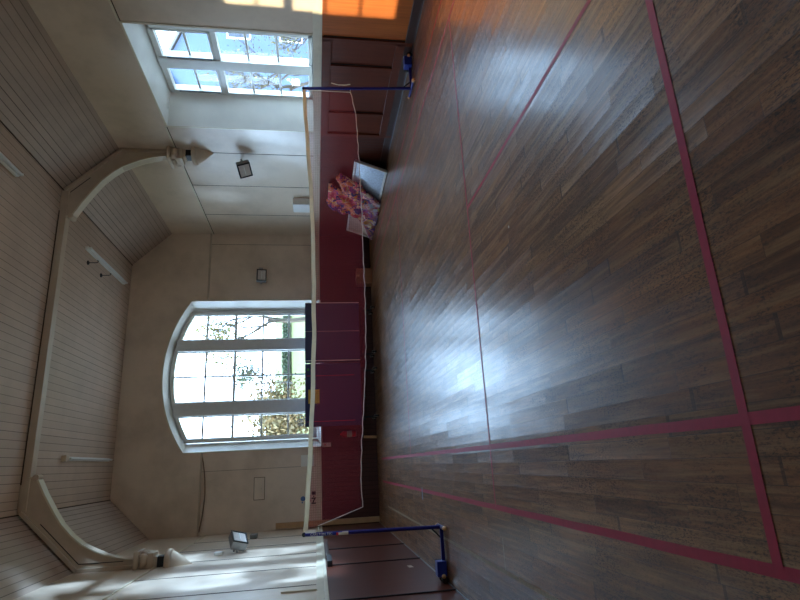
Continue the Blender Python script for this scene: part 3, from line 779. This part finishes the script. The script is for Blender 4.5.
for (i, j) in cells:
    q = [(i, j), (i+1, j), (i+1, j+1), (i, j+1)]
    bm.faces.new([vs[k][0] for k in q]); bm.faces.new([vs[k][1] for k in q][::-1])
    for (a, b, nb) in ((q[0], q[1], (i, j-1)), (q[1], q[2], (i+1, j)), (q[2], q[3], (i, j+1)), (q[3], q[0], (i-1, j))):
        if nb not in cs: bm.faces.new((vs[a][0], vs[a][1], vs[b][1], vs[b][0]))
loose = [v for v in bm.verts if not v.link_faces]; bmesh.ops.delete(bm, geom=loose, context='VERTS')
o = link('patterned_cloth', bm, 'cloth', None, True); m_ = o.modifiers.new('s', 'SUBSURF'); m_.levels = 1; m_.render_levels = 1
tag(o, 'heap of orange, pink and blue patterned cloth over the leaning tables', 'cloth')

# ------------------------------------------------------------------ net and posts
PL, PR = -.345, 5.62
def post(x, tx, s, label):
    t = thing('net_post', label, 'net post', (x, 0, 0)); k = (tx-x)
    link('upright', tube(bmesh.new(), [(0, 0, .03), (k, 0, 1.585)], .021, 16), 'blue', t, True)
    link('top_cap', lathe(bmesh.new(), (k, 0, 1.58), (0, 0, 1), [(0, .024), (.02, .024), (.03, .012)], 16), 'black', t, True)
    b_ = link('cross_foot', tube(bmesh.new(), [(0, -.17, .035), (0, .19, .035)], .020, 12), 'blue', t, True)
    for yy, sg in ((-.17, -1), (.19, 1)): link('end_cap', lathe(bmesh.new(), (0, yy, .035), (0, sg, 0), [(-.01, .024), (.02, .026), (.035, .014)], 12), 'amber', b_, True)
    bm = bmesh.new(); box(bm, (s*.24, 0, .035), (.48, .04, .04), bev=.005); link('outrigger', bm, 'blue', t)
    link('brace', tube(bmesh.new(), [(0, 0, .16), (s*.11, 0, .05)], .009, 8), 'black', t)
    bm = bmesh.new(); box(bm, (s*.43, -.02, .07), (.16, .12, .11), bev=.008); wt = link('weight_box', bm, 'bluebox', t)
    bm = bmesh.new(); box(bm, (s*.43, .06, .065), (.165, .04, .105), bev=.004); link('weight_end', bm, 'black', wt)
    link('bolt_cap', lathe(bmesh.new(), (s*.50, -.085, .06), (0, -1, 0), [(0, .022), (.02, .022), (.03, .01)], 12), 'amber', wt, True)
    for yy in (-.06, .07): link('wheel', lathe(bmesh.new(), (s*.545, yy-.015, .04), (0, 1, 0), [(0, .025), (.003, .038), (.03, .038), (.033, .025)], 18), 'black', t, True)
    return t
pl = post(PL, -.325, -1, 'navy blue net post with white lettering, near the left wall')
pr_ = post(PR, 5.525, 1, 'navy blue net post leaning slightly inward near the right wall')
def R3(a, b, c):   # columns
    return Matrix((a, b, c)).transposed()
# lettering runs down the left post, letter tops towards +x
textmesh('white_lettering', 'CARLTON TEC', .036, 'paper', pl, (.006, -.0225, 1.52), R3((0, 0, -1), (1, 0, 0), (0, -1, 0)))
bm = bmesh.new(); lathe(bm, (.012, 0, 1.10), (0, 0, 1), [(0, .0225), (.11, .0225)], 16); st = link('white_sticker', bm, 'paper', pl)
bm = bmesh.new(); lathe(bm, (.012, 0, 1.21), (0, 0, 1), [(0, .0226), (.025, .0226)], 16); link('red_band', bm, 'red', st)
bm = bmesh.new(); box(bm, (.04, -.004, 1.515), (.05, .02, .12), bev=.006); link('tension_strap', bm, 'cord', pl)
bm = bmesh.new(); tube(bm, [(-.005, -.03, 1.2), (-.03, -.03, 1.1), (-.028, -.03, 1.0), (-.01, -.03, .93)], .006, 6); link('hook_cord', bm, 'nettape', pr_)

nt = thing('badminton_net', 'maroon badminton net with cream top tape stretched across the hall', 'net', (0, 0, 0))
top = [(-.30, 1.585), (-.285, 1.585), (.037, 1.558), (.469, 1.533), (.919, 1.508), (1.389, 1.49), (2.0, 1.474), (3.066, 1.478), (3.779, 1.495), (4.53, 1.54), (5.0, 1.567), (5.50, 1.597)]
bot = [(-.076, .93), (.217, .94), (.664, .915), (1.13, .875), (1.6, .84), (1.996, .825), (2.5, .82), (3.07, .825), (3.647, .822), (4.608, .845), (5.124, .862), (5.495, .925)]
def interp(tb_, x):
    if x <= tb_[0][0]: return tb_[0][1]
    for a, b in zip(tb_, tb_[1:]):
        if x <= b[0]: return a[1]+(b[1]-a[1])*(x-a[0])/(b[0]-a[0])
    return tb_[-1][1]
def ny_(x, z): return .012*math.sin(x*2.3)+.02*noise.noise((x*1.1, z*1.5, 0))*(1.6-z)
bm = bmesh.new(); cols = []; N = 90
for i in range(N+1):
    # left edge is slanted: column runs from its top point down to its bottom point
    s_ = i/N; xt = -.285+(5.50+.285)*s_
    xb = -.076+(5.495+.076)*s_
    zt = interp(top, xt)-.02; zb = interp(bot, xb)+.003*math.sin(xb*31)+.003*math.sin(xb*77)
    if i == 0: pass
    cols.append([bm.verts.new((xt+(xb-xt)*k/10, ny_(xt, zt+(zb-zt)*k/10), zt+(zb-zt)*k/10)) for k in range(11)])
for a, b in zip(cols, cols[1:]):
    for k in range(10): bm.faces.new((a[k], a[k+1], b[k+1], b[k]))
edge_pts = [tuple(c[-1].co) for c in cols]; left_pts = [tuple(v.co) for v in cols[0]]; right_pts = [tuple(v.co) for v in cols[-1]]
link('mesh_panel', bm, 'net', nt)
bm = bmesh.new(); rows = []
for i in range(N+1):
    x = -.292+(5.496+.292)*i/N; z = interp(top, x)+.006*math.sin(x*9)*.5; y = ny_(x, z)
    rows.append([bm.verts.new(p) for p in ((x, y-.006, z-.036), (x, y-.007, z+.010), (x, y, z+.016), (x, y+.007, z+.010), (x, y+.006, z-.036))])
for a, b in zip(rows, rows[1:]):
    for k in range(5): bm.faces.new((a[k], a[(k+1) % 5], b[(k+1) % 5], b[k]))
link('top_tape', bm, 'nettape', nt, True)
bm = bmesh.new(); tube(bm, edge_pts, .0055, 6); tube(bm, left_pts[::-1][:9]+[(-.29, 0, 1.42)], .005, 6); tube(bm, right_pts, .0045, 6)
tube(bm, [right_pts[-1], (5.538, 0, .93)], .0045, 6); link('border_cord', bm, 'cord', nt, True)

# ------------------------------------------------------------------ court lines in tape, floor bits
def line(name, x0, x1, y0, y1, mat, label, z=.0016, cat='court line'):
    bm = bmesh.new(); L_ = max(x1-x0, y1-y0); n = max(2, int(L_/.25)); hor = (x1-x0) > (y1-y0)
    pa = []
    for i in range(n+1):
        t_ = i/n; w = .0015*math.sin(i*1.7)
        if hor: x = x0+(x1-x0)*t_; pa.append((bm.verts.new((x, y0+w, z)), bm.verts.new((x, y1+w, z))))
        else: y = y0+(y1-y0)*t_; pa.append((bm.verts.new((x0+w, y, z)), bm.verts.new((x1+w, y, z))))
    for a, b in zip(pa, pa[1:]): bm.faces.new((a[0], a[1], b[1], b[0]))
    o = link(name, bm, mat); return tag(o, label, cat)
h = .021
line('court_line', -h, h, -6.0, 5.9, 'tape', 'outer left sideline of pink tape, beside the left net post')
line('court_line', .477-h, .477+h, -6.3, 5.9, 'tape', 'inner left sideline of pink tape, second from the left wall', .0020)
line('court_line', 2.69-.017, 2.69+.017, -6.3, -2.02, 'tape_worn', 'pink centre line running back from the middle of the service line', .0020)
line('court_line', 4.952-h, 4.952+h, -6.3, 5.9, 'tape_worn', 'inner right sideline of thin pink tape beside the right net post', .0020)
line('court_line', 5.416-h, 5.416+h, -6.3, 5.9, 'tape_worn', 'outer right sideline of pink tape, nearest the right dado')
line('court_line', 0, 4.97, -2.02-.015, -2.02+.015, 'tape_worn', 'pink service line crossing the court between camera and net', .0024)
line('court_line', 0, 5.43, -4.888-h, -4.888+h, 'tape', 'wide pink cross line nearest the camera', .0024)
line('court_line', .48, 4.97, 2.02-h, 2.02+h, 'tape_worn', 'pink service line on the far side of the net', .0024)
line('old_court_line', -.485, -.455, -6, 5.2, 'tape_old', 'worn cream line close to the left wall', .0012)
line('old_court_line', -.47, -.22, -2.125, -2.105, 'tape_old', 'short worn cream cross mark joining the old line near left post', .0014, 'floor mark')
for i, (x, y, w, l, m, lab) in enumerate(((-.045, 1.23, .17, .055, 'bluetag', 'pale blue scrap of tape on the floor near the outer sideline'),
                                         (2.05, -3.0, .018, .014, 'white', 'tiny white paper fleck on the boards behind service line'),
                                         (3.35, -4.6, .014, .012, 'white', 'tiny white fleck on the boards nearest the window wall'))):
    bm = bmesh.new(); prism(bm, [(-w/2, -l/2, .0026), (w/2, -l*.35, .0026), (w*.45, l/2, .0026), (-w*.4, l*.4, .0026)], (0, 0, .0012)); o = link('floor_scrap', bm, m); o.location = (x, y, 0); tag(o, lab, 'floor scrap')

# left dado: paper label, dark rail, trunking strip
bm = bmesh.new(); prism(bm, [(0, -.075, -.032), (0, .07, -.028), (0, .075, .03), (0, -.07, .026)], (.0015, 0, 0))
o = link('paper_label', bm, 'paper'); o.location = (XL+.0225, 1.14, .24); o.rotation_euler = (.06, 0, 0); tag(o, 'small white paper label low on the left dado', 'paper label')
t = thing('coat_rail', 'dark wooden rail fixed along the top of the left dado', 'rail', (XL, 2.6, 1.29))
bm = bmesh.new(); box(bm, (.05, .55, 0), (.06, 1.9, .055), bev=.006); link('rail', bm, 'rail', t)
bm = bmesh.new(); box(bm, (.06, -.72, -.015), (.075, .58, .07), bev=.006); link('end_block', bm, 'dark', t)
bm = bmesh.new(); box(bm, (.01, 0, 0), (.02, .022, .40), bev=.003); o = link('cable_trunking', bm, 'cream'); o.location = (XL, .30, 1.65); tag(o, 'short vertical trunking strip on the left wall above the dado', 'trunking')

# ------------------------------------------------------------------ outside
def gz(x, y):
    h_ = -.35
    if y > 11: h_ += (y-11)*.128
    return h_ + .12*noise.noise((x*.15, y*.15, 0))
gm = NT('meadow_grass'); gy = gm.math('GREATER_THAN', gm.sep()[1], 15.5); gm.L(gm.mix(gy, gm.mix(gm.noise(4, 5), srgb(112, 106, 98), srgb(150, 142, 132)), gm.mix(gm.noise(1.2, 5), srgb(74, 80, 22), srgb(96, 94, 34))), gm.b.inputs['Base Color']); gm.b.inputs['Roughness'].default_value = .9
bm = bmesh.new(); G = {}
for i in range(41):
    for j in range(41):
        x, y = -50+i*2.9, -30+j*2.4; G[i, j] = bm.verts.new((x, y, gz(x, y) if not (-2 < x < 8 and y < 9) else -.5))
for i in range(40):
    for j in range(40): bm.faces.new((G[i, j], G[i+1, j], G[i+1, j+1], G[i, j+1]))
link('ground', bm, gm.m, None, True, kind='structure')
def leafmat(n, a, b):
    t = NT(n); t.L(t.mix(t.noise(3, 3), srgb(*a), srgb(*b)), t.b.inputs['Base Color']); t.b.inputs['Roughness'].default_value = .8; return t.m
LM = [leafmat('yellow_green_leaves', (84, 88, 50), (120, 108, 64)), leafmat('rusty_leaves', (84, 92, 52), (124, 92, 66)), leafmat('dark_green_leaves', (44, 58, 44), (70, 82, 56)), leafmat('bark', (52, 46, 40), (76, 68, 58))]
def tree(x, y, H, spread, leafn, leafm, label, seed, lsize=.09, group=None, low=.25, wide=.6):
    r = random.Random(seed); t = thing('tree', label, 'tree', (x, y, gz(x, y)-.05)); 
    bm = bmesh.new(); tips = []
    def grow(p, d, L_, rad, n):
        q = p+d*L_*.5+Vector((r.uniform(-1, 1), r.uniform(-1, 1), r.uniform(-.3, .6)))*L_*.08; e = p+d*L_
        tube(bm, [p, q, e], [rad, rad*.8, rad*.6], 5, False)
        if n == 0: tips.append(e); return
        tips.append(e)
        for k in range(3 if n > 1 else 4):
            nd = (d+Vector((r.uniform(-1, 1), r.uniform(-1, 1), r.uniform(-.35, .6)))*wide*1.2).normalized()
            grow(p+d*L_*r.uniform(.55, 1), nd, L_*r.uniform(.6, .8), rad*.58, n-1)
    grow(Vector((0, 0, 0)), Vector((r.uniform(-.1, .1), r.uniform(-.1, .1), 1)).normalized(), H*.34, H*.02, 5)
    link('trunk', bm, LM[3], t)
    if leafn:
        bm = bmesh.new()
        for k in range(leafn):
            c = r.choice(tips)+Vector((r.gauss(0, 1), r.gauss(0, 1), r.gauss(0, 1)))*spread
            a = Vector((r.uniform(-1, 1), r.uniform(-1, 1), r.uniform(-1, 1))).normalized(); b = a.cross(Vector((r.random(), r.random(), r.random()))).normalized(); s_ = lsize*r.uniform(.6, 1.4)
            quad(bm, c-a*s_, c-b*s_*.6, c+a*s_, c+b*s_*.6)
        link('foliage', bm, leafm, t)
    return t
tree(8.6, 24, 8.5, .35, 1500, LM[0], 'sparse yellow-leaved tree standing beyond the arched window', 3, .08)
tree(7.2, 40, 6.0, .5, 500, LM[2], 'distant thin tree with a few dark leaves on the rising field', 5, .12)
tree(2.0, 14.5, 4.6, .35, 5200, LM[1], 'rusty autumn bush close outside the arched window', 9, .075)
tree(15.4, 11.5, 7, .25, 700, LM[0], 'twiggy bare tree close outside the side window', 21, .05)
tree(17.2, 10.6, 5.5, .3, 900, LM[0], 'twiggy tree with a few pale leaves beyond the side window', 33, .05)
def shrub(x, y, w, d_, h_, mat, label, seed, n=2600):
    r = random.Random(seed); bm = bmesh.new()
    for k in range(n):
        th, u = r.uniform(0, 2*PI), r.uniform(0, 1); rr = r.uniform(.75, 1)
        c = Vector((w/2*rr*math.cos(th)*math.sqrt(1-u*u*.9), d_/2*rr*math.sin(th)*math.sqrt(1-u*u*.9), h_*u*rr))
        a = Vector((r.uniform(-1, 1), r.uniform(-1, 1), r.uniform(-1, 1))).normalized(); b = a.cross(Vector((r.random(), r.random(), r.random()))).normalized(); s_ = .13
        quad(bm, c-a*s_, c-b*s_*.6, c+a*s_, c+b*s_*.6)
    o = link('hedge', bm, mat); o.location = (x, y, gz(x, y)); tag(o, label, 'hedge')
shrub(12.0, 42, 15, 2.2, .75, LM[2], 'dark green hedge along the top of the rising lawn', 4, 5200)
shrub(2.0, 44, 8, 2.2, .8, LM[2], 'shorter green hedge beyond the rusty bush', 6, 3200)
# veranda roof added to cut the sky light through the left window
bm = bmesh.new(); prism(bm, [(XL-DEP-.02, YN, 4.85), (XL-DEP-3.6, YN, 4.62), (XL-DEP-3.6, YN, 4.74), (XL-DEP-.02, YN, 4.97)], (0, 13, 0)); t = thing('shading_roof', 'added unseen veranda roof along the outside of the left wall', 'shading', (0, 0, 0)); link('shading_sheet', bm, 'rail', t)
for yy in (-9, -4.6, .4, 3.6): link('shading_post', bx(XL-DEP-3.5, XL-DEP-3.4, yy-.05, yy+.05, -.4, 4.66, .01), 'frame', t)
# buildings
def mp(n, c): return plain(n, c, .8, var=.06, nscale=1)
BM = dict(pane=mp('pale_house_glass', (60, 70, 84)), pale=mp('pale_render', (150, 148, 142)), blue=mp('blue_cladding', (72, 92, 122)), slate=mp('slate_roof', (96, 98, 104)), stone=mp('sandy_stone', (104, 100, 76)))
def house(x, y, rz, w, d_, h_, rh, wall, label, cat='house'):
    t = thing('house', label, cat, (x, y, gz(x, y)-.1), (0, 0, rz))
    bm = bmesh.new(); prism(bm, [(-w/2, -d_/2, 0), (w/2, -d_/2, 0), (w/2, -d_/2, h_), (0, -d_/2, h_+rh), (-w/2, -d_/2, h_)], (0, d_, 0)); link('house_wall', bm, wall, t)
    bm = bmesh.new()
    for s_ in (-1, 1):
        prism(bm, [(s_*(w/2+.3), -d_/2-.3, h_-.2*rh/w*1.2), (0, -d_/2-.3, h_+rh+.05), (0, -d_/2-.3, h_+rh+.2), (s_*(w/2+.3), -d_/2-.3, h_)], (0, d_+.6, 0))
    link('roof', bm, BM['slate'], t)
    for k in range(2):
        for s_ in (-1, 1):
            for zz in (1.0, 3.6):
                if zz+1.2 < h_:
                    f = link('house_window', bx(s_*w*.25-.5, s_*w*.25+.5, -d_/2-.05, -d_/2+.05, zz, zz+1.2) if k == 0 else bx(-w/2-.05, -w/2+.05, s_*d_*.25-.5, s_*d_*.25+.5, zz, zz+1.2), M['white'], t)
                    link('pane', bx(s_*w*.25-.42, s_*w*.25+.42, -d_/2-.06, -d_/2+.06, zz+.08, zz+1.12) if k == 0 else bx(-w/2-.06, -w/2+.06, s_*d_*.25-.42, s_*d_*.25+.42, zz+.08, zz+1.12), BM['pane'], f)
    bm = bmesh.new(); box(bm, (0, d_*.3, h_+rh+.4), (.8, .6, 1.2)); link('chimney', bm, BM['stone'], t)
    return t
house(24, 22, math.radians(-42), 8, 11, 5.4, 2.6, BM['blue'], 'two storey blue clad house beyond the side window', )
house(31, 33, math.radians(-42), 9, 9, 5.2, 2.6, BM['pale'], 'pale rendered house further off beyond the side window')
bm = bmesh.new(); prism(bm, [(0, -4, 0), (0, 6, 0), (0, 6, 1.5), (0, -4, 1.5)], (.3, 0, 0)); o = link('garden_wall', bm, BM['stone']); o.location = (11.5, 7, -.4); tag(o, 'low stone garden wall running outside the side window', 'garden wall')

# ------------------------------------------------------------------ light
w = bpy.data.worlds.new('sky'); sc.world = w; w.use_nodes = True
n = w.node_tree.nodes; n.clear(); wo = n.new('ShaderNodeOutputWorld'); bg = n.new('ShaderNodeBackground')
tc = n.new('ShaderNodeTexCoord'); sp = n.new('ShaderNodeSeparateXYZ'); rp = n.new('ShaderNodeValToRGB')
w.node_tree.links.new(tc.outputs['Generated'], sp.inputs[0]); w.node_tree.links.new(sp.outputs[2], rp.inputs[0])
rp.color_ramp.elements[0].position = 0; rp.color_ramp.elements[0].color = (.56, .76, 1, 1); rp.color_ramp.elements[1].position = .45; rp.color_ramp.elements[1].color = (.44, .68, 1, 1)
w.node_tree.links.new(rp.outputs[0], bg.inputs[0]); bg.inputs[1].default_value = 11.0; w.node_tree.links.new(bg.outputs[0], wo.inputs[0])

def sun(name, d, col, e, ang):
    l = bpy.data.lights.new(name, 'SUN'); l.energy = e; l.color = col; l.angle = math.radians(ang)
    o = bpy.data.objects.new(name, l); COL.objects.link(o); o.rotation_euler = Vector(d).to_track_quat('-Z', 'Y').to_euler(); o.location = (-Vector(d).normalized()*20); return o
sun('low_winter_sun', (1, .072, -.155), (1, .87, .60), 6.2, .6)
# light thrown back into the hall off bright wet ground outside
def glare(name, loc, to, e, cone, rad, scale):
    """sunlight thrown back by wet ground and glass outside: a lamp with an uneven, streaked beam"""
    l = bpy.data.lights.new(name, 'SPOT'); l.energy = e; l.color = (.45, .68, 1); l.spot_size = math.radians(cone); l.spot_blend = .6; l.shadow_soft_size = rad
    l.use_nodes = True; nt_ = l.node_tree; em = nt_.nodes['Emission']; tc_ = nt_.nodes.new('ShaderNodeTexCoord'); mp_ = nt_.nodes.new('ShaderNodeMapping'); nz = nt_.nodes.new('ShaderNodeTexNoise'); cr_ = nt_.nodes.new('ShaderNodeValToRGB')
    mp_.inputs['Scale'].default_value = scale; nz.inputs['Scale'].default_value = 6; nz.inputs['Detail'].default_value = 3; nz.inputs['Distortion'].default_value = .8
    cr_.color_ramp.elements[0].position = .42; cr_.color_ramp.elements[1].position = .64
    nt_.links.new(tc_.outputs['Normal'], mp_.inputs[0]); nt_.links.new(mp_.outputs[0], nz.inputs['Vector']); nt_.links.new(nz.outputs['Fac'], cr_.inputs[0]); nt_.links.new(cr_.outputs[0], em.inputs['Strength'])
    o = bpy.data.objects.new(name, l); COL.objects.link(o); o.location = loc; o.rotation_euler = (Vector(to)-Vector(loc)).to_track_quat('-Z', 'Y').to_euler(); return o
glare('glare_outside_arched_window', (-4.2, 15.4, 2.5), (6.27, 3.0, 2.7), 24000, 14, .4, (.6, .6, .4))
glare('glare_outside_side_window', (12.8, -.1, 1.9), (-.95, 2.2, 2.5), 17000, 26, .12, (2.2, 2.6, 9))
def portal(name, loc, rot, sx, sy):
    l = bpy.data.lights.new(name, 'AREA'); l.shape = 'RECTANGLE'; l.size = sx; l.size_y = sy; l.cycles.is_portal = True
    o = bpy.data.objects.new(name, l); COL.objects.link(o); o.location = loc; o.rotation_euler = rot
for wnd in R_WINS: portal('window_portal', (XR+DEP+.08, (wnd[2]+wnd[3])/2, (WZ[2]+WZ[3])/2), (0, math.radians(90), 0), WZ[3]-WZ[2], wnd[3]-wnd[2])
for wnd in L_WINS: portal('window_portal', (XL-DEP-.08, (wnd[2]+wnd[3])/2, (WZ[2]+WZ[3])/2), (0, math.radians(-90), 0), WZ[3]-WZ[2], wnd[3]-wnd[2])
portal('window_portal', ((OX0+OX1)/2, YG+.1, (OSILL+4.92)/2), (math.radians(-90), 0, 0), OX1-OX0, 4.92-OSILL)

# ------------------------------------------------------------------ camera (photo is a phone held sideways: world down is picture right)
CX, CY, CZ, yaw, pitch, roll, fpx = 0.3996, -6.5872, 1.4509, 0.2927, -0.1557, -0.0071, 541.86
F = Vector((math.sin(yaw)*math.cos(pitch), math.cos(yaw)*math.cos(pitch), math.sin(pitch)))
Rt = Vector((math.cos(yaw), -math.sin(yaw), 0)); Up = Rt.cross(F)
R2 = Rt*math.cos(roll)+Up*math.sin(roll); U2 = -Rt*math.sin(roll)+Up*math.cos(roll)
cam = bpy.data.cameras.new('camera'); co = bpy.data.objects.new('camera', cam); COL.objects.link(co)
cam.sensor_fit = 'HORIZONTAL'; cam.sensor_width = 36; cam.lens = fpx*36/800; cam.clip_end = 300; cam.clip_start = .05
X_, Y_, Z_ = -U2, R2, -F
mt = Matrix(((X_.x, Y_.x, Z_.x, CX), (X_.y, Y_.y, Z_.y, CY), (X_.z, Y_.z, Z_.z, CZ), (0, 0, 0, 1)))
co.matrix_world = mt
sc.camera = co
sc.cycles.caustics_reflective = False; sc.cycles.caustics_refractive = False; sc.cycles.blur_glossy = .6; sc.cycles.sample_clamp_indirect = 5; sc.cycles.use_adaptive_sampling = False
sc.cycles.denoising_prefilter = 'ACCURATE'; sc.cycles.denoising_input_passes = 'RGB_ALBEDO_NORMAL'
sc.view_settings.view_transform = 'Standard'
sc.view_settings.look = 'None'
sc.view_settings.exposure = 0.36
